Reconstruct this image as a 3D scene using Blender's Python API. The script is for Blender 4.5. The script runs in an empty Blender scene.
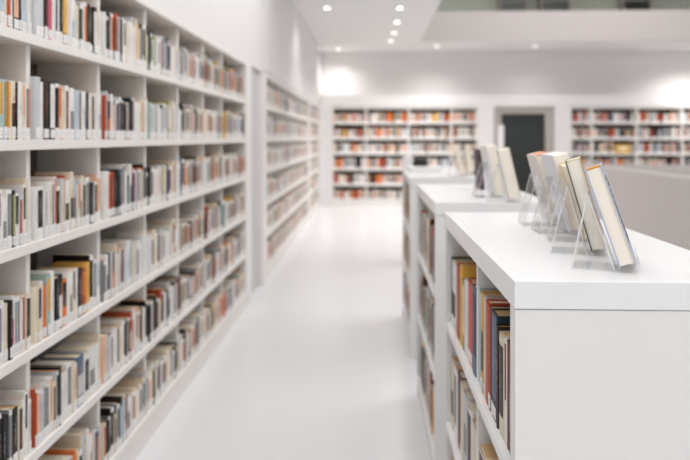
import bpy, math, random
from math import sin, cos, tan, atan, radians, pi
from mathutils import Matrix, Vector
random.seed(7)
S = bpy.context.scene
COL = S.collection

# ---------------------------------------------------------------- camera, world, lights, exposure
EYE = 1.553
cam_d = bpy.data.cameras.new('camera'); cam = bpy.data.objects.new('camera', cam_d); COL.objects.link(cam)
cam.location = (0, 0, EYE)
YAW = atan(25/671)
cam.rotation_euler = (pi/2, 0, YAW)
cam_d.sensor_width = 36; cam_d.lens = 35.0; cam_d.shift_y = -92/690
cam_d.clip_start = .05; cam_d.clip_end = 100
cam_d.dof.use_dof = True; cam_d.dof.focus_distance = 1.50; cam_d.dof.aperture_fstop = 2.4
S.camera = cam
S.view_settings.view_transform = 'Standard'; S.view_settings.look = 'None'
S.view_settings.gamma = 1; S.view_settings.use_curve_mapping = False
S.view_settings.exposure = 0.34

w = bpy.data.worlds.new('world'); S.world = w; w.use_nodes = True
w.node_tree.nodes['Background'].inputs[0].default_value = (.97, .985, 1.0, 1)
w.node_tree.nodes['Background'].inputs[1].default_value = .55

def area(name, loc, sx, sy, power, color=(1, .997, .995), rot=(0, 0, 0)):
    d = bpy.data.lights.new(name, 'AREA'); d.shape = 'RECTANGLE'; d.size = sx; d.size_y = sy
    d.energy = power; d.color = color
    o = bpy.data.objects.new(name, d); COL.objects.link(o); o.location = loc; o.rotation_euler = rot
    return o
CEIL = EYE + 2.0
area('left_row_ceiling_light', (-.35, 3.4, CEIL-.03), .5, 7.6, 44)
area('right_row_ceiling_light', (.47, 3.4, CEIL-.03), .2, 7.6, 25)
area('counter_ceiling_light', (2.9, .6, CEIL-.03), 3.0, 3.0, 3)
area('rear_fill_light', (1.2, -2.2, CEIL-.03), 5.0, 2.6, 72)  # added unseen fill behind the camera, brightens the counter fronts
area('upper_floor_light', (4.5, 9.0, 6.3), 5.0, 8.0, 265)

# ---------------------------------------------------------------- helpers
def lin(c):
    r = []
    for v in c:
        v = v/255
        r.append(v/12.92 if v <= .04045 else ((v+.055)/1.055)**2.4)
    return (r[0], r[1], r[2], 1)

def pmat(name, rgb, rough=.5, noise=.03, scale=8, bump=0, coat=0, spec=.5):
    m = bpy.data.materials.new(name); m.use_nodes = True; nt = m.node_tree; b = nt.nodes['Principled BSDF']
    b.inputs['Roughness'].default_value = rough; b.inputs['Specular IOR Level'].default_value = spec
    b.inputs['Coat Weight'].default_value = coat
    tc = nt.nodes.new('ShaderNodeTexCoord'); nz = nt.nodes.new('ShaderNodeTexNoise')
    nz.inputs['Scale'].default_value = scale; nz.inputs['Detail'].default_value = 4
    nt.links.new(tc.outputs['Object'], nz.inputs['Vector'])
    mx = nt.nodes.new('ShaderNodeMix'); mx.data_type = 'RGBA'
    c = lin(rgb)
    mx.inputs[6].default_value = tuple(v*(1-noise) for v in c[:3])+(1,)
    mx.inputs[7].default_value = tuple(min(1, v*(1+noise)) for v in c[:3])+(1,)
    nt.links.new(nz.outputs['Fac'], mx.inputs[0]); nt.links.new(mx.outputs[2], b.inputs['Base Color'])
    if bump:
        bp = nt.nodes.new('ShaderNodeBump'); bp.inputs['Strength'].default_value = bump; bp.inputs['Distance'].default_value = .002
        n2 = nt.nodes.new('ShaderNodeTexNoise'); n2.inputs['Scale'].default_value = scale*12
        nt.links.new(tc.outputs['Object'], n2.inputs['Vector']); nt.links.new(n2.outputs['Fac'], bp.inputs['Height'])
        nt.links.new(bp.outputs[0], b.inputs['Normal'])
    return m

def colmat(name, rough=.45, coat=0, noise=.08, vec=(60, 60, 12)):
    """surface whose own printed colours come from the mesh's colour attribute"""
    m = bpy.data.materials.new(name); m.use_nodes = True; nt = m.node_tree; b = nt.nodes['Principled BSDF']
    b.inputs['Roughness'].default_value = rough; b.inputs['Coat Weight'].default_value = coat
    b.inputs['Specular IOR Level'].default_value = .25
    at = nt.nodes.new('ShaderNodeAttribute'); at.attribute_name = 'Col'
    tc = nt.nodes.new('ShaderNodeTexCoord'); mp = nt.nodes.new('ShaderNodeMapping'); mp.inputs['Scale'].default_value = vec
    nz = nt.nodes.new('ShaderNodeTexNoise'); nz.inputs['Scale'].default_value = 1; nz.inputs['Detail'].default_value = 3
    nt.links.new(tc.outputs['Object'], mp.inputs[0]); nt.links.new(mp.outputs[0], nz.inputs['Vector'])
    hs = nt.nodes.new('ShaderNodeHueSaturation')
    mr = nt.nodes.new('ShaderNodeMapRange'); mr.inputs[3].default_value = 1-noise*2; mr.inputs[4].default_value = 1+noise
    nt.links.new(nz.outputs['Fac'], mr.inputs[0]); nt.links.new(mr.outputs[0], hs.inputs['Value'])
    nt.links.new(at.outputs['Color'], hs.inputs['Color']); nt.links.new(hs.outputs[0], b.inputs['Base Color'])
    return m

def pagemat(name, rgb):
    """stacked paper edges: fine layers across the thickness (local Y)"""
    m = bpy.data.materials.new(name); m.use_nodes = True; nt = m.node_tree; b = nt.nodes['Principled BSDF']
    b.inputs['Roughness'].default_value = .85
    tc = nt.nodes.new('ShaderNodeTexCoord'); mp = nt.nodes.new('ShaderNodeMapping'); mp.inputs['Scale'].default_value = (3, 900, 3)
    nz = nt.nodes.new('ShaderNodeTexNoise'); nz.inputs['Scale'].default_value = 1
    nt.links.new(tc.outputs['Object'], mp.inputs[0]); nt.links.new(mp.outputs[0], nz.inputs['Vector'])
    mx = nt.nodes.new('ShaderNodeMix'); mx.data_type = 'RGBA'; c = lin(rgb)
    mx.inputs[6].default_value = tuple(v*.86 for v in c[:3])+(1,); mx.inputs[7].default_value = c
    nt.links.new(nz.outputs['Fac'], mx.inputs[0]); nt.links.new(mx.outputs[2], b.inputs['Base Color'])
    return m

def emat(name, rgb, s):
    m = bpy.data.materials.new(name); m.use_nodes = True; b = m.node_tree.nodes['Principled BSDF']
    b.inputs['Base Color'].default_value = (1, 1, 1, 1)
    b.inputs['Emission Color'].default_value = lin(rgb); b.inputs['Emission Strength'].default_value = s
    return m

def acrylic(name='clear_acrylic', frost=0):
    m = bpy.data.materials.new(name); m.use_nodes = True; nt = m.node_tree
    nt.nodes.remove(nt.nodes['Principled BSDF'])
    out = nt.nodes['Material Output']; tr = nt.nodes.new('ShaderNodeBsdfTransparent'); tr.inputs[0].default_value = (.985, .987, .99, 1)
    gl = nt.nodes.new('ShaderNodeBsdfGlossy'); gl.inputs['Roughness'].default_value = .05
    lwt = nt.nodes.new('ShaderNodeLayerWeight'); lwt.inputs['Blend'].default_value = .5
    pw = nt.nodes.new('ShaderNodeMath'); pw.operation = 'POWER'; pw.inputs[1].default_value = 4
    nt.links.new(lwt.outputs['Facing'], pw.inputs[0])
    fr = nt.nodes.new('ShaderNodeMath'); fr.operation = 'MULTIPLY_ADD'; fr.inputs[1].default_value = .3; fr.inputs[2].default_value = .04
    nt.links.new(pw.outputs[0], fr.inputs[0])
    nz = nt.nodes.new('ShaderNodeTexNoise'); nz.inputs['Scale'].default_value = 30
    bp = nt.nodes.new('ShaderNodeBump'); bp.inputs['Strength'].default_value = .05
    nt.links.new(nz.outputs['Fac'], bp.inputs['Height']); nt.links.new(bp.outputs[0], gl.inputs['Normal'])
    mx = nt.nodes.new('ShaderNodeMixShader'); nt.links.new(fr.outputs[0], mx.inputs[0])
    nt.links.new(tr.outputs[0], mx.inputs[1]); nt.links.new(gl.outputs[0], mx.inputs[2])
    last = mx
    if frost:
        df = nt.nodes.new('ShaderNodeBsdfDiffuse'); df.inputs[0].default_value = (.93, .93, .94, 1)
        m2 = nt.nodes.new('ShaderNodeMixShader'); m2.inputs[0].default_value = frost
        nt.links.new(mx.outputs[0], m2.inputs[1]); nt.links.new(df.outputs[0], m2.inputs[2]); last = m2
    nt.links.new(last.outputs[0], out.inputs[0])
    return m

M = dict(
    shelf=pmat('white_lacquered_board', (236, 232, 228), .42, .012, 5),
    counter=pmat('white_laminate', (234, 234, 234), .28, .012, 4, spec=.45),
    panel=pmat('white_side_panel', (230, 229, 227), .4, .012, 4),
    wall=pmat('matt_white_paint', (230, 227, 226), .9, .015, 2, .15),
    wall_grey=pmat('grey_painted_panel', (205, 203, 203), .8, .015, 2, .1),
    ceiling=pmat('ceiling_paint', (226, 224, 223), .95, .01, 2, .1),
    floor=pmat('white_poured_floor', (224, 224, 226), .24, .02, 1.3, spec=.45),
    warm=pmat('warm_grey_plaster', (200, 193, 190), .9, .02, 2, .1),
    frame=pmat('brushed_door_frame', (176, 168, 162), .45, .03, 20),
    dark=pmat('dark_tinted_glass', (46, 50, 48), .2, .2, 2.5),
    steel=pmat('lamp_ring_white', (235, 235, 232), .4, .01),
    glow=emat('lamp_glow', (255, 250, 240), 5),
    book=colmat('printed_book_cover'),
    sticker=colmat('paper_label', .6, 0, .02),
    page=pagemat('cream_page_edges', (236, 222, 196)),
    page_w=pagemat('white_page_edges', (240, 236, 226)),
    page_t=pagemat('tanned_page_edges', (214, 176, 128)),
    page_d=pagemat('bright_page_edges', (250, 243, 228)),
    page_o=pagemat('orange_tinted_page_edges', (222, 158, 108)),
    acrylic=acrylic(), acrylic_edge=acrylic('bright_acrylic_edge', .5),
    back=pmat('shade_darkened_grey_board', (112, 103, 94), .6, .02, 4),  # greyish board, colour taken darker still to deepen the shade behind the books
    black=pmat('black_cloth', (28, 27, 27), .8, .2, 30, .4),
    yellow=pmat('yellow_card', (222, 176, 92), .6, .05, 10),
    white=pmat('white_card', (238, 236, 234), .5, .01),
)

class MB:
    def __init__(s): s.v = []; s.f = []; s.c = []
    def quad(s, p, col=None):
        n = len(s.v); s.v += [tuple(q) for q in p]; s.f.append(tuple(range(n, n+len(p)))); s.c.append(col)
    def box(s, x0, x1, y0, y1, z0, z1, col=None, cols=None):
        n = len(s.v)
        s.v += [(x, y, z) for z in (z0, z1) for y in (y0, y1) for x in (x0, x1)]
        fs = [(0, 2, 3, 1), (4, 5, 7, 6), (0, 1, 5, 4), (2, 6, 7, 3), (0, 4, 6, 2), (1, 3, 7, 5)]  # bottom top y0 y1 x0 x1
        for i, f in enumerate(fs):
            s.f.append(tuple(n+k for k in f)); s.c.append(cols[i] if cols else col)
        return s
    def prism(s, pts, y0, y1, col=None):
        """outline pts in (x,z), extruded along y"""
        n = len(s.v); k = len(pts)
        s.v += [(x, y0, z) for x, z in pts] + [(x, y1, z) for x, z in pts]
        s.f.append(tuple(range(n, n+k))); s.c.append(col)
        s.f.append(tuple(range(n+2*k-1, n+k-1, -1))); s.c.append(col)
        for i in range(k):
            j = (i+1) % k; s.f.append((n+j, n+i, n+k+i, n+k+j)); s.c.append(col)
        return s
    def build(s, name, mat, parent=None, loc=None, bevel=0, rot=None, smooth=False):
        me = bpy.data.meshes.new(name); me.from_pydata(s.v, [], s.f)
        if any(c is not None for c in s.c):
            ca = me.color_attributes.new('Col', 'FLOAT_COLOR', 'CORNER'); buf = []
            for f, c in zip(s.f, s.c): buf += list(c or (1, 1, 1, 1))*len(f)
            ca.data.foreach_set('color', buf)
        me.materials.append(mat)
        if smooth: me.polygons.foreach_set('use_smooth', [True]*len(s.f))
        me.update()
        o = bpy.data.objects.new(name, me); COL.objects.link(o)
        if parent: o.parent = parent
        if loc: o.location = loc
        if rot: o.rotation_euler = rot
        if bevel:
            b = o.modifiers.new('bevel', 'BEVEL'); b.width = bevel; b.segments = 2; b.limit_method = 'ANGLE'; b.harden_normals = False
        return o

def bx(*a): return MB().box(*a)
def thing(name, label, cat, loc=(0, 0, 0), rot=(0, 0, 0), group=None):
    o = bpy.data.objects.new(name, None); COL.objects.link(o); o.location = loc; o.rotation_euler = rot
    o.empty_display_size = .05
    o['label'] = label; o['category'] = cat
    if group: o['group'] = group
    return o
def tag(o, label, cat, group=None, kind=None):
    o['label'] = label; o['category'] = cat
    if group: o['group'] = group
    if kind: o['kind'] = kind
    return o
def struct(name, mb, mat, label=None, bevel=0):
    o = mb.build(name, mat, bevel=bevel); o['kind'] = 'structure'
    if label: o['label'] = label
    return o

# ---------------------------------------------------------------- the room
XL = -1.125                      # plane of the bookcase fronts along the left wall
YB = 15.2                        # front of the back wall's lower part
SH = [1.8995, 1.547, 1.203, .851, .499, .147]   # heights the books stand on, top row first
CTOP, CBOT = 2.25, 2.2145
struct('floor', bx(XL-.6, 9.6, -4, 20, -.1, 0), M['floor'], 'glossy white floor of the aisle')
OX, OY0, OY1 = 1.036, 3.0, 14.0
cm = MB()
cm.box(XL-.6, OX, -4, YB+.8, CEIL, CEIL+.3); cm.box(OX, 9.6, -4, OY0, CEIL, CEIL+.3)
cm.box(OX, 9.6, OY1, YB+.8, CEIL, CEIL+.3)
struct('ceiling', cm, M['ceiling'], 'pale ceiling with an opening to the floor above')
struct('trim_1', bx(OX, 9.6, OY1, OY1+.12, CEIL+.3, EYE+2.63), M['warm'], 'warm grey parapet of the upper floor')
struct('trim_2', bx(OX-.12, 9.6, OY1-.012, OY1, CEIL, EYE+2.61), M['warm'], 'grey facing of the ceiling opening')
um = MB(); um.box(-1, 9.6, 18.2, 18.4, CEIL, 6.6); struct('wall_upper', um, pmat('pale_green_white_paint', (224, 228, 214), .9, .02, 2, .1), 'wall of the upper floor')
struct('ceiling_upper', bx(-1.8, 9.8, -4, 18.4, 6.5, 6.6), M['ceiling'])
struct('floor_upper', bx(XL-.6, 9.6, YB+.8, 18.2, CEIL, CEIL+.3), M['ceiling'])
lw = MB()
lw.box(XL-.6, XL-.02, -4, 16, CTOP+.002, CEIL)
lw.box(XL-.6, XL-.4, -4, 16, 0, CTOP+.002)
struct('wall_left', lw, M['wall'], 'white wall above the built-in bookcases')
pl = MB()
y = 7.1
while y < 14.6:
    pl.box(XL-.02, XL-.008, y, y+.5, CTOP+.03, CEIL-.01); y += .52
struct('trim_3', pl, M['wall'], 'row of tall white wall panels above the farther bookcases')
struct('wall_right', bx(9.6, 9.8, -4, 20, 0, 6.6), M['wall'])
struct('wall_back', bx(XL-.6, 9.6, YB+.42, YB+.8, 0, CEIL), M['wall'], 'back wall above the shelves')

PX = lambda px, Y: Y*tan(atan((px-345)/671)-YAW)      # offset from the aisle axis at depth Y
def PY(px, X):                                        # depth along the plane X
    return X/tan(atan((px-345)/671)-YAW)

bw = MB()
x_a = [XL, PX(331.5, YB), PX(479, YB), PX(494, YB), PX(555, YB), PX(570, YB)]
x_end = PX(728, YB)
FT = 2.262
bw.box(x_a[0], x_a[1], YB, YB+.42, 0, FT); bw.box(x_a[2], x_a[3], YB, YB+.42, 0, FT); bw.box(x_a[4], x_a[5], YB, YB+.42, 0, FT)
bw.box(x_end, 9.6, YB, YB+.42, 0, FT) if x_end < 9.6 else None
bw.box(x_a[0], 9.6, YB, YB+.42, FT, 2.53)
struct('wall_back_lower', bw, M['wall'], 'deeper lower part of the back wall that frames the shelves')
# dark glazed door
d = bx(x_a[3]+.17, x_a[4]-.2, YB+.14, YB+.16, .0, FT-.16).build('door_1', M['dark']); d['kind'] = 'structure'; d['label'] = 'dark glazed doorway in the back wall'
fm = MB(); fm.box(x_a[3], x_a[3]+.17, YB+.05, YB+.2, 0, FT); fm.box(x_a[4]-.2, x_a[4], YB+.05, YB+.2, 0, FT)
fm.box(x_a[3]+.17, x_a[4]-.2, YB+.05, YB+.2, FT-.16, FT)
fm.build('door_frame', M['frame'], d)
bx(x_a[3]+.25, x_a[3]+.28, YB+.09, YB+.11, .9, 1.25).build('door_handle', M['frame'], d)
bx(x_a[3], x_a[4], YB+.3, YB+.42, 0, FT).build('back_of_niche', M['dark'], d)
# half wall on the right
hw = MB(); hw.box(3.5, 3.62, 5.0, 11.2, 0, 1.115); hw.box(3.62, 9.6, 11.08, 11.2, 0, 1.115)
struct('wall_half', hw, M['warm'], 'low warm grey half wall behind the counters', .004)

# ---------------------------------------------------------------- bookcases
def bookcase(label, ys, pillar=None, x_front=XL, group=None, first=True):
    """case along the left wall; ys = far edges of the uprights"""
    t = thing('built_in_bookcase', label, 'bookcase', (x_front, ys[0], 0), group=group)
    y0 = 0; L = (pillar[1] if pillar else ys[-1]) - ys[0]; th = .026; D = .31
    for z in SH:
        bx(-D+.02, 0, y0, L-.001, z-.034, z).build('shelf_board', M['shelf'], t, bevel=.0015)
    bx(-D+.02, 0, y0, L, CBOT, CTOP).build('top_board', M['shelf'], t, bevel=.0015)
    bx(-D+.02, -.006, y0, L-.001, .0, SH[-1]-.036).build('plinth', M['shelf'], t)
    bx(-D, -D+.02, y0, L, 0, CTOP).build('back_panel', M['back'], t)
    for y in ys:
        yy = y-ys[0]
        bx(-D+.02, -.03, yy-th if yy > th else 0, yy if yy > th else th, SH[-1], CBOT).build('upright', M['shelf'], t)
    if pillar:
        bx(-D+.02, .002, pillar[0]-ys[0], pillar[1]-ys[0], 0, CTOP+.001).build('end_post', M['shelf'], t, bevel=.002)
    return t
U1 = [PY(p, XL-.03) for p in (30, 99.8, 146, 178.5, 203.7, 222.4)]
bay = (U1[-1]-U1[0])/5
U1 = [U1[0]-2*bay, U1[0]-bay] + U1 + [U1[-1]+bay*.62]
P1 = (PY(245.9, XL), PY(251.5, XL))
U1[-1] = P1[0]+.01
bookcase('long white built-in bookcase filling the left wall nearest the camera', U1[:-1], P1)
Y2a, Y2b = PY(262.8, XL), PY(308.5, XL)
ST = PY(266.6, XL)-Y2a
bx(XL-.3, XL-.05, P1[1]+.002, Y2a-.002, 0, CTOP).build('trim_4', M['wall_grey'])['kind'] = 'structure'
n2 = round((Y2b-Y2a-.3)/bay); s2 = Y2a+ST; b2 = (Y2b-s2)/n2
U2 = [s2+b2*i for i in range(n2+1)]
t2 = bookcase('middle white built-in bookcase on the left, beyond the grey panel', U2)
bx(-.29, .003, -ST, -.001, 0, CTOP+.001).build('end_post', M['shelf'], t2, bevel=.002)
Y3a, Y3b = Y2b+.25, YB-.3
U3 = [Y3a+(Y3b-Y3a)/4*i for i in range(5)]
t3 = bookcase('farthest white built-in bookcase on the left, next to the back wall', U3)
struct('trim_5', bx(XL-.3, XL+.003, Y2b+.002, Y3a-.002, 0, CTOP), M['wall'])
struct('trim_6', bx(XL-.3, XL+.003, Y3b+.002, YB, 0, CTOP), M['wall'])

def back_case(label, xs, x_posts):
    t = thing('wall_bookcase', label, 'bookcase', (xs[0], YB, 0)); L = xs[-1]-xs[0]
    for z in SH: bx(0.001, L-.001, .006, .37, z-.034, z).build('shelf_board', M['shelf'], t)
    bx(0.001, L-.001, .006, .37, CBOT, CTOP).build('top_board', M['shelf'], t)
    bx(0.001, L-.001, .012, .37, 0, SH[-1]-.036).build('plinth', M['shelf'], t)
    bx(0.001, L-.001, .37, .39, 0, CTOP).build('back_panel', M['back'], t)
    for x in xs:
        a = min(max(x-xs[0]-.02, .001), L-.041)
        bx(a, a+.04, .02, .37, SH[-1], CBOT).build('upright', M['shelf'], t)
    return t
XA = [PX(p, YB)+.0 for p in (331.5, 366, 409, 452, 479)]
XA[0] += .002; XA[-1] -= .002
back_case('white bookcase in the back wall between the aisle and the dark door', XA, None)
XB = [x_a[5]+.002, PX(592, YB), PX(637.5, YB), PX(683, YB), x_end-.002]
back_case('white bookcase in the back wall right of the dark door', XB, None)

# ---------------------------------------------------------------- counters
CX0, CX1 = .2816, .794
CZ = 1.274
CSH = [.8715, .498, .125]
def counter(label, ya, yb, mid):
    t = thing('display_counter', label, 'counter', (CX0, ya, 0)); W = CX1-CX0; L = yb-ya
    bx(0, W, 0, L, CZ-.055, CZ).build('countertop', M['counter'], t, bevel=.0018)
    bx(.002, W-.002, .003, .05, 0, CZ-.0568).build('end_panel', M['panel'], t, bevel=.0015)
    bx(.002, W-.002, L-.028, L-.003, 0, CZ-.0568).build('end_panel', M['panel'], t, bevel=.0015)
    bx(W*.62, W*.62+.018, .05, L-.028, .1, CZ-.0568).build('back_panel', M['panel'], t)
    bx(W-.02, W-.004, .05, L-.028, .1, CZ-.0568).build('rear_panel', M['panel'], t)
    for z in CSH:
        bx(.002, W*.62, .05, L-.028, z-.026, z).build('shelf_board', M['counter'], t, bevel=.001)
    bx(.012, W-.02, .05, L-.028, 0, CSH[-1]-.027).build('plinth', M['panel'], t)
    for m in mid:
        bx(.02, W*.62, m-ya-.012, m-ya+.012, CSH[-1], CZ-.0568).build('upright', M['panel'], t)
    return t
yf = lambda dx: CX0/((dx)/671)
C = [(PY(514.4, CX0), PY(444.8, CX0)), (PY(435.2, CX0), PY(416.6, CX0)), (PY(409.8, CX0), PY(402.3, CX0))]
CM = [[PY(477.3, CX0+.02)], [(C[1][0]+C[1][1])/2], [(C[2][0]+C[2][1])/2]]
counter('white display counter nearest the camera, with slanted books on clear stands', C[0][0], C[0][1], CM[0])
counter('middle white display counter, behind the nearest one', C[1][0], C[1][1], CM[1])
counter('farthest white display counter, low in view near the back bookcase', C[2][0], C[2][1], CM[2])

# ---------------------------------------------------------------- books
PAL = dict(W=(236, 233, 230), O=(230, 216, 194), G=(203, 204, 207), g=(132, 134, 136), K=(30, 27, 27), D=(58, 42, 36),
           R=(176, 76, 48), A=(226, 122, 56), Y=(228, 176, 82), P=(206, 98, 124), B=(190, 202, 214), b=(84, 108, 132),
           N=(46, 50, 78), V=(74, 54, 96), E=(54, 72, 60), e=(154, 152, 96), S=(232, 184, 152), T=(168, 190, 184), M=(128, 68, 62), r=(206, 84, 54), q=(44, 64, 70))
CN = dict(W='white', O='cream', G='light grey', g='grey', K='black', D='dark brown', R='rust red', A='orange', Y='golden yellow',
          P='pink', B='pale blue', b='steel blue', N='navy', V='purple', E='dark green', e='olive', S='peach', T='pale teal', M='rose', r='orange red', q='dark teal')
PL = {k: lin(v) for k, v in PAL.items()}
def jit(c, a=.06):
    f = 1+random.uniform(-a, a); return (min(1, c[0]*f), min(1, c[1]*f), min(1, c[2]*f), 1)
WEIGHT = 'WWWWWWWWWWWWWOOOOOGGGgggKKKKKKKKDDDDRRAAYBbTEESe'
PALE = 'WWWWWWWWWWGGGOOOSBgKA'  # paler mix: washed-out, hazy brightness of the farther shelves put into book colours
def rcode(wt=WEIGHT):
    c = random.choice(wt)
    if c in 'WOG' and random.random() < .45: c += ':'+random.choice('KKgDRAbESBKgg')
    elif c in 'RAYBbTESeKD' and random.random() < .45: c = random.choice('WWO')+':'+c
    elif random.random() < .25: c += ':'+random.choice('WKORAg')
    return c

def spine_mesh(mb, t, h, d, code, sgn, label_at, hard):
    """cover of a standing book; spine at x=0 facing +x*sgn, boards run back to x=-d*sgn; thickness along y from 0 to t"""
    base = jit(PL[code[0]]); pan = PL[code[2]] if ':' in code and len(code) > 2 else None
    frame = pan is None and code[0] not in 'WOG' and sgn > 0 and random.random() < .55
    ct = .0022 if hard else .001
    e = min(.004, t*.14)                      # rounding of the spine
    ys = [0, t*.12, t*.35, t*.65, t*.88, t]; xs = [-e, -e*.3, 0, 0, -e*.3, -e]
    pz = random.choice([(.2, .97), (.22, .93), (.2, .9), (.42, .95), (.22, .62), (.2, .55), (.2, .97)])
    if frame: pz = (random.choice([.2, .21, .23]), random.choice([.9, .93, 1]))
    zs = [0, h*pz[0], h*pz[1], h]; wf = jit(PL['W'])
    for i in range(5):
        for k in range(3):
            col = pan if (pan and k == 1 and 0 < i < 4) else (wf if frame and k != 1 else base)
            p = [(xs[i]*sgn, ys[i], zs[k]), (xs[i+1]*sgn, ys[i+1], zs[k]), (xs[i+1]*sgn, ys[i+1], zs[k+1]), (xs[i]*sgn, ys[i], zs[k+1])]
            mb.quad(p if sgn > 0 else p[::-1], col)
    def b(x0, x1, *r):
        a, c = x0*sgn, x1*sgn; mb.box(min(a, c), max(a, c), *r)
    b(-d, -e, 0, ct, 0, h, base); b(-d, -e, t-ct, t, 0, h, base)
    b(-e-ct, -e, ct, t-ct, 0, h, base)
    # title lettering as small printed marks
    if t > .013 and '!' not in code:
        lum = sum((pan or base)[:3])
        bb = pan or base; tgt = (.08, .08, .09) if lum > .8 else (.75, .7, .62)
        if random.random() < .2: tgt = PL[random.choice('RAb')]
        ink = tuple(bb[i]*.45+tgt[i]*.55 for i in range(3))+(1,)
        rows = 1 if t < .024 else 2; lw_ = min(.0016, t*.07)
        for r in range(rows):
            yc = t*(.5 if rows == 1 else (.4+.22*r)); z = h*(.36 + .1*r); zt = h*random.uniform(.6, .86)
            while z < zt:
                l = random.uniform(.003, .007)
                p = [(.0004*sgn, yc-lw_, z), (.0004*sgn, yc+lw_, z), (.0004*sgn, yc+lw_, z+l), (.0004*sgn, yc-lw_, z+l)]
                mb.quad(p if sgn > 0 else p[::-1], ink); z += l+random.choice([.0015, .0015, .006])

def standing_book(name, label, x, y, z, t, h, d, code, sgn, group, sticker=True, hard=False, pagem=None):
    o = thing(name, label, 'book', (x, y, z), group=group)
    mb = MB(); spine_mesh(mb, t, h, d, code, sgn, 0, hard); cv = mb.build('cover', M['book'], o)
    ct = .0026 if hard else .0012; ov = .004 if hard else .0008
    a, c = sorted((-(d-ov)*sgn, -.0075*sgn))
    bx(a, c, ct, t-ct, ov, h-ov).build('page_block', pagem or random.choice([M['page'], M['page'], M['page_w'], M['page_t'], M['page_t'], M['page_o']]), o)
    if sticker:
        m = MB(); wl = lin((240, 238, 236)); ink = lin((130, 130, 134)); z0 = .006; z1 = z0+random.uniform(.028, .036)
        a, c = sorted((.0002*sgn, .0007*sgn))
        m.box(a, c, t*.1, t*.9, z0, z1, wl)
        X = .0009*sgn
        for zz in (z0+.009, z0+.018):
            p = [(X, t*.5-.003, zz), (X, t*.5+.003, zz), (X, t*.5+.003, zz+.0022), (X, t*.5-.003, zz+.0022)]
            m.quad(p if sgn > 0 else p[::-1], ink)
        m.build('spine_label', M['sticker'], cv)
    return o

def bulk_book(mb, x, y, z, t, h, d, code, sgn, axis='y', wall=None):
    """a book of the mass: cover box, page top, spine sticker"""
    base = jit(PL[code[0]]); pan = PL[code[2]] if ':' in code else None
    pg = lin(random.choice([(236, 222, 196), (240, 236, 226), (214, 176, 128)]))
    wl = lin((240, 238, 236))
    def b(u0, u1, v0, v1, z0, z1, col, cols=None):
        # u = away from the reader, v = along the row
        if axis == 'y':
            a, c = sorted((x-u0*sgn, x-u1*sgn)); mb.box(a, c, y+v0, y+v1, z0, z1, col)
        else:
            mb.box(x+v0, x+v1, y+u0, y+u1, z0, z1, col)
    b(0, d, 0, t, z, z+h-.002, base)
    b(.003, d-.002, .002, t-.002, z+h-.002, z+h-.001, pg)
    if pan: b(-.0008, 0, t*.12, t*.88, z+h*.3, z+h*.88, pan)
    b(-.0012, 0, t*.1, t*.9, z+.006, z+.036, wl)

ORD = ['first', 'second', 'third', 'fourth', 'fifth', 'sixth', 'seventh', 'eighth', 'ninth', 'tenth', 'eleventh', 'twelfth',
       'thirteenth', 'fourteenth', 'fifteenth', 'sixteenth', 'seventeenth', 'eighteenth', 'nineteenth', 'twentieth']
ORD += ['twenty-'+o for o in ORD[:9]] + ['thirtieth'] + ['thirty-'+o for o in ORD[:9]]
ROWN = ['top', 'second', 'third', 'fourth', 'fifth', 'bottom']

# rows near the camera, read from left to right: (right edge, code)
MAN = {
 0: [(-3, 'O'), (0, 'K'), (4, 'B'), (7, 'O'), (11, 'R'), (13.5, 'W'), (20, 'K:S'), (22.5, 'K'), (32, 'B'), (44.5, 'G!'), (48, 'D'), (52, 'P'), (57.5, 'W'), (63, 'W'),
     (68, 'K:Y'), (71, 'O'), (80, 'W:B'), (83, 'E'), (85, 'W'), (87, 'A'), (90, 'K'), (93.5, 'K'), (97, 'K:W'), (101, 'O')],
 1: [(-3, 'A'), (0, 'O'), (4, 'T:Y'), (8, 'B:e'), (8.8, 'A'), (16.5, 'B:Y'), (17.3, 'D'), (25.5, 'O:S'), (32.5, 'O:A'), (41, 'G!'), (43.5, 'W'), (49.5, 'D:K'), (55.5, 'K:W'), (62, 'S:A'), (70, 'W:M'),
     (79, 'B'), (84, 'W'), (89, 'W:G'), (94.5, 'W'), (101, 'W:G')],
 2: [(-2, 'R'), (3, 'W'), (13, 'W:g'), (16, 'K:e'), (20, 'W:K'), (26, 'G:R'), (32, 'W'), (38, 'W'), (48.5, 'W:G'), (54.5, 'W:O'), (60, 'W:A'), (64, 'G'), (65.5, 'R'),
     (74, 'W:E'), (78.5, 'B:N'), (82, 'B:P'), (86, 'O'), (94.5, 'W:g'), (101, 'S')],
 3: [(-2, 'W'), (5, 'W'), (9, 'O'), (15, 'W:P'), (20.5, 'W:g'), (23, 'W'), (28.5, 'O:R'), (33.5, 'W:K'), (38, 'O'), (44, 'W'), (47.5, 'A'), (55, 'T:Y'), (59.5, 'K'),
     (63.5, 'K:W'), (68, 'A:K'), (73, 'W'), (78, 'W'), (83, 'K:D'), (87, 'R:A'), (91, 'Y'), (94, 'K'), (101, 'W:G')],
 4: [(2, 'G'), (6, 'K'), (10, 'K'), (13, 'g'), (19, 'K:D'), (26, 'W'), (32.5, 'W:G'), (37, 'R'), (40.5, 'S'), (45.5, 'B'), (53.5, 'W:S'), (58.5, 'G:K'), (64, 'W'),
     (72, 'W:g'), (78, 'O:S'), (85, 'b:G'), (96, 'W:K'), (101, 'W')],
}
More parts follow.
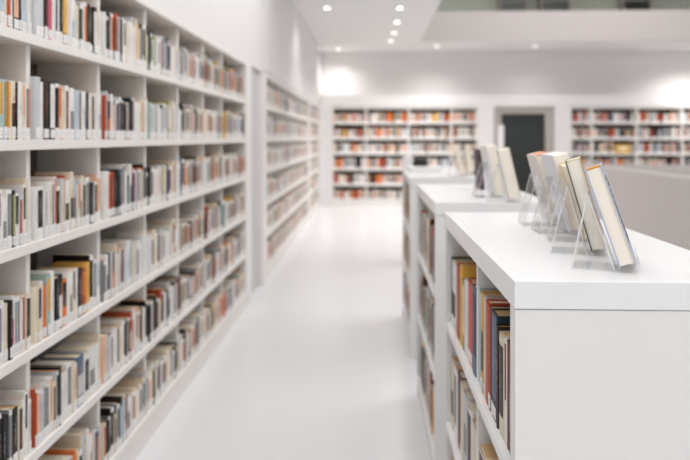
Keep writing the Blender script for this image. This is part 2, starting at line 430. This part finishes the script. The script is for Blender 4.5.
SEQ = {(0, 2): 'W K A R W W O W W S E K', (0, 3): 'E W:e e W W M N b K P:W W O W:P B', (1, 2): 'R D:A D:S D V D N N W W Y W',
       (1, 3): 'T B K W G W G e:W W O W G W', (2, 2): 'W W:A R K b:g W W:b P E A:e K', (2, 3): 'K W O:S G e:Y W V O R W W',
       (3, 2): 'g K K:A W S:A B W:B T G W B W', (3, 3): 'W O K O:g W G O R:W W', (4, 2): 'S M:W W K W K R:O W S D W',
       (4, 3): 'K D K R:D W G:K W W M'}
cands = []      # (size, args) for the wall of books
def visible(x, y, z, h):
    if y < .3: return False
    a = atan(x/y)+YAW; zc = math.hypot(x, y)*cos(a)
    px = 345+671*tan(a); yt = 230-92-671*(z+h-EYE)/zc; yb = 138-671*(z-EYE)/zc
    return px > -1 and yb > 0 and yt < 460
for r in range(6):
    for b in range(len(U1)-1):
        ya, yb = U1[b]+.001, U1[b+1]-.027
        if b == 0: ya += .03
        if b == len(U1)-2: yb = P1[0]-.002
        items = []
        if r in MAN and b in (1, 2):
            px0 = -7
            for px1, code in MAN[r]:
                q0, q1 = PY(px0, XL-.012), PY(px1, XL-.012); m = (q0+q1)/2; px0 = px1
                if ya-.02 < m < yb+.03: items.append([max(q0, ya), min(q1, yb), code])
            items = [i for i in items if i[1]-i[0] > .0035]
            spl = []
            for q0, q1, code in items:
                if q1-q0 > .026 and '!' not in code and code[0] in 'WOGBTS':
                    f = q0+(q1-q0)*random.uniform(.4, .6)
                    other = random.choice(['W', 'W:K', 'O', 'W:g', 'K', 'O:D']) if code[0] in 'WOGBTS' else 'W'
                    spl += [[q0, f, code], [f, q1, other]] if random.random() < .5 else [[q0, f, other], [f, q1, code]]
                else: spl.append([q0, q1, code])
            items = spl
            if items and b == 2 and items[-1][1] < yb-.02:
                y = items[-1][1]
                while y < yb-.012:
                    t = min(random.uniform(.018, .03), yb-y); items.append([y, y+t, rcode()]); y += t
            if b == 1 and items:
                y = ya; pre = []
                while y < items[0][0]-.012:
                    t = min(random.uniform(.02, .035), items[0][0]-y); pre.append([y, y+t, rcode()]); y += t
                items = pre+items
        else:
            y = ya; seq = SEQ.get((r, b-1), '').split() if b >= 3 else []
            gap = random.choice([0, 0, 0, .02, .05]) if b > 3 else .0
            if seq:
                ws = [random.uniform(.8, 1.25) for _ in range(len(seq)*1)]
                # long runs split into slimmer volumes
                k = (yb-ya)/sum(ws)
                for wv, c in zip(ws, seq):
                    wd = wv*k
                    if wd > .027:
                        items.append([y, y+wd*.55, c]); items.append([y+wd*.55, y+wd, random.choice(['W', 'O', 'W:'+c[0], 'K', 'W:K', 'G'])])
                    else: items.append([y, y+wd, c])
                    y += wd
            else:
                while y < yb-gap-.012:
                    t = min(random.choice([random.uniform(.013, .022), random.uniform(.018, .034)]), yb-gap-y)
                    items.append([y, y+t, rcode()]); y += t
        hb = random.uniform(.185, .205)
        for n, (q0, q1, code) in enumerate(items):
            t = q1-q0-.0006; h = min(.285, hb+random.choice([-.022, -.015, -.008, -.004, 0, 0, .004, .01, .02, .03]))
            if r == 1 and b == 1: h = .188
            if r == 1 and b == 2: h = [.178, .2, .21, .205, .203, .2, .178, .203, .196, .19, .19, .19, .19][min(n, 12)] if n < 13 else .19
            if '!' in code: h = .215
            d = random.uniform(.125, .165); xo = XL-.009-random.uniform(0, .006)
            vis = visible(XL, (q0+q1)/2+t/2, SH[r], h)
            size = t*h/((q0+q1)/2)**3 if vis else 0
            cands.append((size, r, b, n, xo, q0, SH[r]+.0005, t, h, d, code))
cands.sort(key=lambda a: -a[0])
BAYN = {1: 'cut off by the left edge', 2: 'first full bay', 3: 'second full bay', 4: 'third full bay', 5: 'fourth full bay', 6: 'fifth full bay', 7: 'last bay'}
first_vis = {}
for c in cands[:300]:
    first_vis[(c[1], c[2])] = min(first_vis.get((c[1], c[2]), 99), c[3])
mass = MB()
for i, (size, r, b, n, x, y, z, t, h, d, code) in enumerate(cands):
    if i < 300 and size > 0:
        k = n-first_vis[(r, b)] if b == 1 else n
        look = CN[code[0]]
        if len(code) > 2: look += ' and '+CN[code[2]]
        wd = 'slim ' if t < .018 else ('thick ' if t > .036 else '')
        bayw = 'in the cut-off bay' if b == 1 else 'in '+BAYN[b]
        lab = '%s%s book, %s %s, %s shelf' % (wd, look, ORD[k], bayw, ROWN[r])
        standing_book('library_book', lab, x, y, z, t, h, d, code, 1, 'library books on the near left bookcase', hard=(i*7) % 5 < 3)
    else:
        bulk_book(mass, x, y, z, t, h, d, code, 1)
for U, gapw in ((U2, 0), (U3, 0)):
    for b in range(len(U)-1):
        for z in SH:
            y = U[b]+(.028 if b == 0 else .002); e = U[b+1]-.028; hb = random.uniform(.19, .22)
            e -= random.choice([0, 0, .05, .1])
            while y < e-.015:
                t = min(random.uniform(.018, .045), e-y)
                bulk_book(mass, XL-.012-random.uniform(0, .008), y, z+.0005, t-.0006, hb+random.uniform(-.015, .03), .15, rcode(PALE), 1); y += t
# books of the two back bookcases; strong oranges where the photograph shows them
HOT = [(0, 386, 395, 'A'), (0, 401, 408, 'A'), (0, 333, 337, 'S'), (0, 432, 438, 'Y'), (0, 443, 449, 'R'), (1, 343, 347, 'Y'), (1, 357, 362, 'R'), (1, 376, 381, 'A'),
       (3, 336, 343, 'A'), (3, 355, 361, 'D'), (3, 378, 386, 'R'), (4, 333, 337, 'R'), (4, 347, 352, 'M'), (4, 376, 383, 'A'), (4, 371, 376, 'D'), (5, 352, 360, 'R'),
       (0, 574, 579, 'R'), (0, 601, 605, 'R'), (0, 640, 646, 'R'), (1, 609, 613, 'R'), (1, 653, 658, 'D'), (2, 645, 650, 'R'), (3, 618, 624, 'A')]
yellow_slot = (PX(616, YB), PX(631, YB))
for XS, dk in ((XA, False), (XB, True)):
    for b in range(len(XS)-1):
        for r, z in enumerate(SH):
            x = XS[b]+(.045 if b == 0 else .023); e = XS[b+1]-(.045 if b == len(XS)-2 else .023); hb = random.uniform(.19, .22)
            while x < e-.012:
                t = min(random.uniform(.018, .042), e-x)
                if dk and r == 2 and x < yellow_slot[1]+.01 and x+t > yellow_slot[0]-.01:
                    x += t; continue
                if random.random() < .04: x += random.uniform(.02, .06); continue
                code = rcode(PALE+'RKDgAY')
                if dk and random.random() < .45: code = random.choice('RDKgDMObESWG')
                for (hr, p0, p1, hc) in HOT:
                    if hr == r and PX(p0, YB) < x+t/2 < PX(p1, YB): code = hc
                bulk_book(mass, x, YB+.02, z+.0005, t-.0006, hb+random.uniform(-.02, .04), .15, code, 1, 'x'); x += t

# ---------------------------------------------------------------- books inside the counters (spines face the aisle, -x)
CXS = CX0+.016
NEAR = {  # (row, bay): from the far end towards the camera; (edge on the sight scale, code, height m)
 (0, 0): [(478, None, 0), (480, 'T:B', .267), (482.5, 'Y:D', .266), (484.5, 'G', .265), (487.5, 'r', .262), (490, 'M', .258), (495.5, 'q:b', .258), (497.5, 'D', .24),
          (502.7, 'O:K', .231), (504.8, 'W:M', .236), (507, 'M', .236), (512.5, 'E:g', .238), (516, 'K', .23), (521, 'O', .24)],
 (0, 1): [(447, None, 0), (449, 'W', .23), (451.3, 'E', .24), (455.5, 'W:K', .236), (459.3, 'R', .245), (461, 'Y', .262), (463.5, 'e:O', .222), (466, 'W', .235),
          (471.3, 'r', .248), (477.4, 'b:N', .252)],
 (1, 0): [(478, None, 0), (484, 'O:D', .215), (489, 'O:Y', .205), (494, 'O', .2), (499, 'g', .21), (505, 'W:K', .22), (511, 'R', .23), (516, 'O', .2), (521, 'D', .2)],
 (1, 1): [(445.5, None, 0), (448, 'S:R', .25), (450.5, 'W:K', .25), (453, 'O:D', .25), (456, 'W:g', .245), (459, 'M:D', .25), (462, 'O', .245), (465.5, 'G:g', .24), (470, 'W:K', .235),
          (477.4, 'O', .222)],
}
TP = {'O': 'page', 'W': 'page_w'}
cn = ['nearest', 'middle', 'farthest']
for ci in range(3):
    ya, yb = C[ci]; m = CM[ci][0]
    for r, z in enumerate(CSH):
        for bi, (a, e) in enumerate(((ya+.051, m-.013), (m+.013, yb-.029))):
            y = a; spec = NEAR.get((r, bi)) if ci == 0 else None
            seq = []
            if spec:
                for (p0, _, _), (p1, code, h) in zip(spec, spec[1:]):
                    q0, q1 = max(a, PY(p1, CXS)), min(e, PY(p0, CXS))
                    if q1-q0 > .008: seq.insert(0, (q0, q1-q0, code, h))
            while not spec and y < e-.012:
                t = min(random.uniform(.016, .036), e-y)
                if t < .01: break
                seq.append((y, t, random.choice(['O', 'O:K', 'W', 'W:K', 'D', 'R', 'S', 'K', 'b', 'T', 'g', 'Y', 'E', 'O:A', 'O:D', 'W:M']), random.uniform(.21, .275))); y += t
            for n, (yy, t, code, h) in enumerate(seq):
                d = random.uniform(.17, .21); x = CXS+random.uniform(0, .004)
                if ci == 2:
                    bulk_book(mass, x, yy, z+.0005, t-.0006, h, .18, code, -1); continue
                look = CN[code[0]]+(' and '+CN[code[2]] if len(code) > 2 else '')
                lab = '%s book, %s in %s half, %s shelf of %s counter' % (look, ORD[n], 'near' if bi == 0 else 'far', ['top', 'second', 'bottom'][r], cn[ci])
                standing_book('hardcover_book', lab, x, yy, z+.0005, t-.0006, h, d, code, -1, 'books inside the %s counter' % cn[ci], sticker=random.random() < .3,
                              hard=True, pagem=random.choice([M['page'], M['page_t'], M['page_t']]))
o = mass.build('library_books', M['book']); tag(o, 'mass of small library books on the distant shelves', 'books', kind='stuff')

# ---------------------------------------------------------------- display books on clear stands
def stand(label, x, y, ang, lean, wid=.10, hgt=.165, z=CZ, foot=.088, tk=.038):
    """bent acrylic sheet: lip, ledge, sloping back plate, rear leg (leans towards -x)"""
    th = .003; l = radians(lean); s, c = sin(l), cos(l)
    t = thing('book_stand', label, 'book stand', (x, y, z+.0006), (0, 0, ang))
    # profile centre line in (x,z): lip tip, ledge front, heel, apex, rear foot
    heel = (-.004, .004); tk += .0125; ledge = (tk*c, .004+tk*s); lip = (ledge[0]-.018*s, ledge[1]+.02*c)
    apex = (heel[0]-hgt*s, heel[1]+hgt*c); rear = (-foot, th/2)
    def strip(p, q, nm, y0=0, y1=wid):
        dx, dz = q[0]-p[0], q[1]-p[1]; L = math.hypot(dx, dz); nx, nz = -dz/L*th/2, dx/L*th/2
        MB().prism([(p[0]-nx, p[1]-nz), (q[0]-nx, q[1]-nz), (q[0]+nx, q[1]+nz), (p[0]+nx, p[1]+nz)], y0, y1).build(nm, M['acrylic'], t, bevel=.0006)
    strip(ledge, lip, 'lip'); strip(heel, ledge, 'ledge'); strip(heel, apex, 'back_plate')
    strip(apex, rear, 'rear_leg', wid*.02, wid*.98)
    strip((rear[0]+.002, th/2), (heel[0]-.003, th/2), 'base_plate', wid*.02, wid*.98)
    def edge(p, q, nm):
        dx, dz = q[0]-p[0], q[1]-p[1]; L = math.hypot(dx, dz); nx, nz = -dz/L*th/2, dx/L*th/2
        for y0 in (-.0012, wid): MB().prism([(p[0]-nx, p[1]-nz), (q[0]-nx, q[1]-nz), (q[0]+nx, q[1]+nz), (p[0]+nx, p[1]+nz)], y0, y0+.0012).build(nm, M['acrylic_edge'], t)
    edge(apex, rear, 'leg_edge'); edge(heel, apex, 'plate_edge')
    return t

def slanted_book(label, x, y, ang, lean, t, h, d, cc, back, marks=False, page='page_d', edge=None, z=CZ, lift=.006, group='books displayed on the counters', spine_near=False):
    """book leaning on a stand: front cover towards +x, fore-edge towards the camera"""
    o = thing('display_book', label, 'book', (x, y, z+lift), (0, 0, ang), group=group)
    R = Matrix.Rotation(-radians(lean), 4, 'Y')     # top tips towards -x
    def fin(ob): 
        ob.rotation_euler = (0, -radians(lean), 0); return ob
    mb = MB(); ct = .0028
    c1 = lin(cc); c0 = lin(back)
    mb.box(0, ct, 0, d, 0, h, c0); mb.box(t-ct, t, 0, d, 0, h, c1); mb.box(ct, t-ct, 0 if spine_near else d-ct, ct if spine_near else d, 0, h, c0)
    if marks:
        zz = h*.16
        ink = lin((38, 36, 44))
        while zz < h*.84:
            l = random.uniform(.006, .011)
            if random.random() < .88:
                mb.box(t, t+.0005, d*.04, d*random.uniform(.4, .75), zz, zz+l, ink)
            zz += l+.004
    fin(mb.build('cover', M['book'], o))
    # page edges: thickness of this block runs along x here, so turn it
    pb = MB().box(-(t-ct), -ct, 0, 0, 0, 0) if False else MB()
    pb.box(ct if spine_near else .004, d-.004 if spine_near else d-ct, -(t-ct), -ct, .004, h-.004)
    p = pb.build('page_block', M[page], o)
    p.matrix_local = Matrix.Rotation(-radians(lean), 4, 'Y') @ Matrix.Rotation(radians(90), 4, 'Z')
    if edge:
        e = MB(); e.box(ct, t-ct, .004, d*.8, h-.0038, h-.0005, lin(edge)); fin(e.build('coloured_top_edge', M['book'], o))
    return o

def gp(px, py, zz=CZ):      # where a sight line meets the counter top
    xc = (px-345)/671; zc = 1.0; dn = (py-138)/671
    k = (EYE-zz)/dn
    return (k*(xc*cos(YAW)-sin(YAW)*1.0), k*(cos(YAW)+xc*sin(YAW)))
def pair(px, py, ang, lean, t, h, d, cc, back, lab, slab, sw=.10, sh=.165, dx=0, **k):
    x, y = gp(px, py); a = radians(-ang)
    # local offsets rotate with the book
    stand(slab, x, y+.012, a, lean, wid=sw, hgt=sh, tk=t)
    slanted_book(lab, x+.0025, y, a, lean, t, h, d, cc, back, lift=.0095, **k)
pair(618.5, 273.5, 19.5, 18.5, .034, .214, .145, (188, 192, 208), (176, 186, 212), 'lavender book with black lettering, rightmost of the leaning books on the nearest counter',
     'clear stand under the lavender book, rightmost on the nearest counter', marks=True, edge=(214, 150, 70))
pair(590.5, 256.5, 17, 15.5, .036, .222, .145, (196, 170, 136), (96, 94, 92), 'dark-edged thick cream book leaning second from the right on the nearest counter',
     'clear stand under the dark-edged cream book, second from right', edge=(226, 214, 190))
pair(584, 244.0, 14, 17, .016, .205, .14, (226, 204, 162), (232, 212, 172), 'slim tan book, middle of the five leaning on the nearest counter',
     'clear stand under the slim tan book, middle of five')
pair(571, 235.5, 1, 14, .05, .226, .15, (222, 222, 226), (226, 226, 230), 'white-covered thick book, second from left of five on the nearest counter',
     'clear stand under the thick white-covered book, second from left')
pair(553.5, 227.5, 2, 15, .044, .222, .14, (206, 120, 76), (228, 222, 216), 'orange-edged book, leftmost of five leaning on the nearest counter',
     'clear stand under the orange-edged book, leftmost of five', edge=(222, 150, 104))
# middle counter
pair(509, 202.5, 6, 13, .05, .222, .11, (230, 218, 198), (226, 222, 216), 'cream book leaning rightmost on the middle counter', 'clear stand under the cream book on the middle counter', sw=.08)
pair(495.5, 198.0, -4, 11, .045, .236, .14, (240, 238, 236), (236, 234, 234), 'white book leaning just left of the cream book on the middle counter',
     'clear stand under the white book on the middle counter', sw=.12)
x, y = gp(480, 190)
slanted_book('dark book standing almost upright, leftmost on the middle counter', x, y, radians(0), 3, .026, .215, .15, (58, 44, 58), (70, 50, 62), page='page_t', lift=.0006, spine_near=True)
# farthest counter
pair(461, 177.0, 6, 15, .035, .225, .15, (232, 214, 180), (230, 208, 170), 'cream book leaning on the farthest counter, left one', 'clear stand under the left cream book on the farthest counter', sw=.12)
pair(468, 175.0, 4, 6, .035, .21, .15, (232, 214, 186), (232, 216, 190), 'cream book on the farthest counter, right one beside the dark book', 'clear stand under the right cream book on the farthest counter', sw=.12)
# small items at the far end
cx, cy = gp(421, 173)
bt = thing('storage_box', 'small white box at the far end of the farthest counter', 'box', (cx-.1, cy-.02, CZ+.0005))
bx(0, .26, 0, .2, 0, .04).build('box_body', M['white'], bt, bevel=.003); bx(-.004, .264, -.004, .204, .04, .052).build('lid', M['white'], bt, bevel=.003)
bm = MB(); N = 14; K = 7
prof = [(0, .0), (.85, .0), (1, .18), (.95, .5), (.72, .8), (.4, .97), (0, 1.0)]
for i in range(N):
    a0, a1 = 2*pi*i/N, 2*pi*(i+1)/N
    for j in range(K-1):
        (r0, z0), (r1, z1) = prof[j], prof[j+1]
        f = lambda r, a, zz: ((r*cos(a))*.062*(1+.12*sin(3*a)), r*sin(a)*.05, zz*.062*(1+.1*cos(2*a)))
        bm.quad([f(r0, a0, z0), f(r0, a1, z0), f(r1, a1, z1), f(r1, a0, z1)])
hb = thing('black_pouch', 'small black pouch lying on the white box', 'pouch', (cx, cy+.07, CZ+.053))
bm.build('pouch_body', M['black'], hb, smooth=True)
bx(-.03, .03, -.004, .004, .058, .068).build('zip', M['frame'], hb)
kx = PX(404, 8.2)
kt = thing('return_box', 'slim white box standing at the end of the aisle counters', 'box', (kx, 8.2, 0))
bx(0, .11, 0, .3, 0, 1.31).build('box_body', M['white'], kt, bevel=.005); bx(-.004, .114, -.004, .304, 1.31, 1.325).build('lid', M['white'], kt, bevel=.003)
# yellow box on the back shelves
yb_ = thing('magazine_box', 'yellow box between books on the back bookcase, third shelf', 'box', (yellow_slot[0], YB+.02, SH[2]+.0005))
W_ = yellow_slot[1]-yellow_slot[0]
bx(0, W_, 0, .2, 0, .2).build('box_body', M['yellow'], yb_, bevel=.004); bx(W_*.3, W_*.7, -.002, 0, .09, .14).build('front_label', M['white'], yb_)
# slim white column by the door
px_ = PX(500.8, 13.0)
sp = thing('sign_post', 'slim white post standing in front of the dark door', 'post', (px_, 13.0, 0))
bx(-.05, .05, -.04, .04, .012, 1.8).build('post', M['white'], sp, bevel=.006); bx(-.14, .14, -.14, .14, 0, .012).build('base', M['white'], sp, bevel=.003)

# ---------------------------------------------------------------- ceiling lamps (recessed spots)
def spot(x, y, label, power, size=.042):
    t = thing('ceiling_spotlight', label, 'lamp', (x, y, CEIL), group='recessed ceiling spotlights')
    ring = MB(); N = 20
    for i in range(N):
        a0, a1 = 2*pi*i/N, 2*pi*(i+1)/N
        P = lambda r, a, z: (r*cos(a), r*sin(a), z)
        ring.quad([P(size, a0, -.002), P(size, a1, -.002), P(size+.018, a1, -.008), P(size+.018, a0, -.008)])
        ring.quad([P(size+.018, a0, -.008), P(size+.018, a1, -.008), P(size+.022, a1, -.0005), P(size+.022, a0, -.0005)])
    ring.build('trim_ring', M['steel'], t, smooth=True)
    l = MB(); l.quad([(size*cos(2*pi*i/N), size*sin(2*pi*i/N), -.004) for i in range(N)][::-1]); l.build('lamp_face', M['glow'], t)
    d = bpy.data.lights.new('spot_light', 'SPOT'); d.energy = power; d.spot_size = radians(140); d.spot_blend = 1; d.shadow_soft_size = .07
    d.color = (1, .985, .97)
    o = bpy.data.objects.new('spot_light', d); COL.objects.link(o); o.parent = t; o.location = (0, 0, -.02)
def cpt(px, py):
    k = 2.0/((138-py)/671); xc = (px-345)/671
    return (k*(xc*cos(YAW)-sin(YAW)), k*(cos(YAW)+xc*sin(YAW)))
for (px, py, lab, pw) in [(400, 8, 'recessed ceiling spotlight, nearest of the row of four over the aisle', 110), (397, 22, 'recessed ceiling spotlight, second of the row of four', 110),
                          (394, 33, 'recessed ceiling spotlight, third of the row of four', 110), (391, 41, 'recessed ceiling spotlight, farthest of the row of four', 110),
                          (338, 49, 'recessed ceiling spotlight over the aisle close to the back wall', 60), (327, 8, 'recessed ceiling spotlight near the left wall at the top of view', 25),
                          (437, 46, 'recessed ceiling spotlight under the edge of the ceiling opening, left one', 80), (535, 46, 'recessed ceiling spotlight under the edge of the ceiling opening, right one', 28)]:
    x, y = cpt(px, py); spot(x, y, lab, pw)
spot(7.2, 14.6, 'recessed ceiling spotlight in front of the right back bookcase', 220)
# dark cabinets glimpsed on the upper floor
for px0, px1, lab in ((500, 527, 'dark cabinet on the upper floor, left one'), (541, 570, 'dark shelf of plants on the upper floor, middle one'), (623, 651, 'dark cabinet on the upper floor, right one')):
    a, b_ = PX(px0, 17.8), PX(px1, 17.8)
    t = thing('upper_cabinet', lab, 'cabinet', (a, 17.8, CEIL+.3))
    bx(0, b_-a, 0, .38, 0, 1.9).build('cabinet_body', M['frame'], t, bevel=.005)
    for k in range(3): bx(.04, b_-a-.04, -.01, 0, .3+k*.52, .3+k*.52+.46).build('cabinet_door', M['dark'], t)
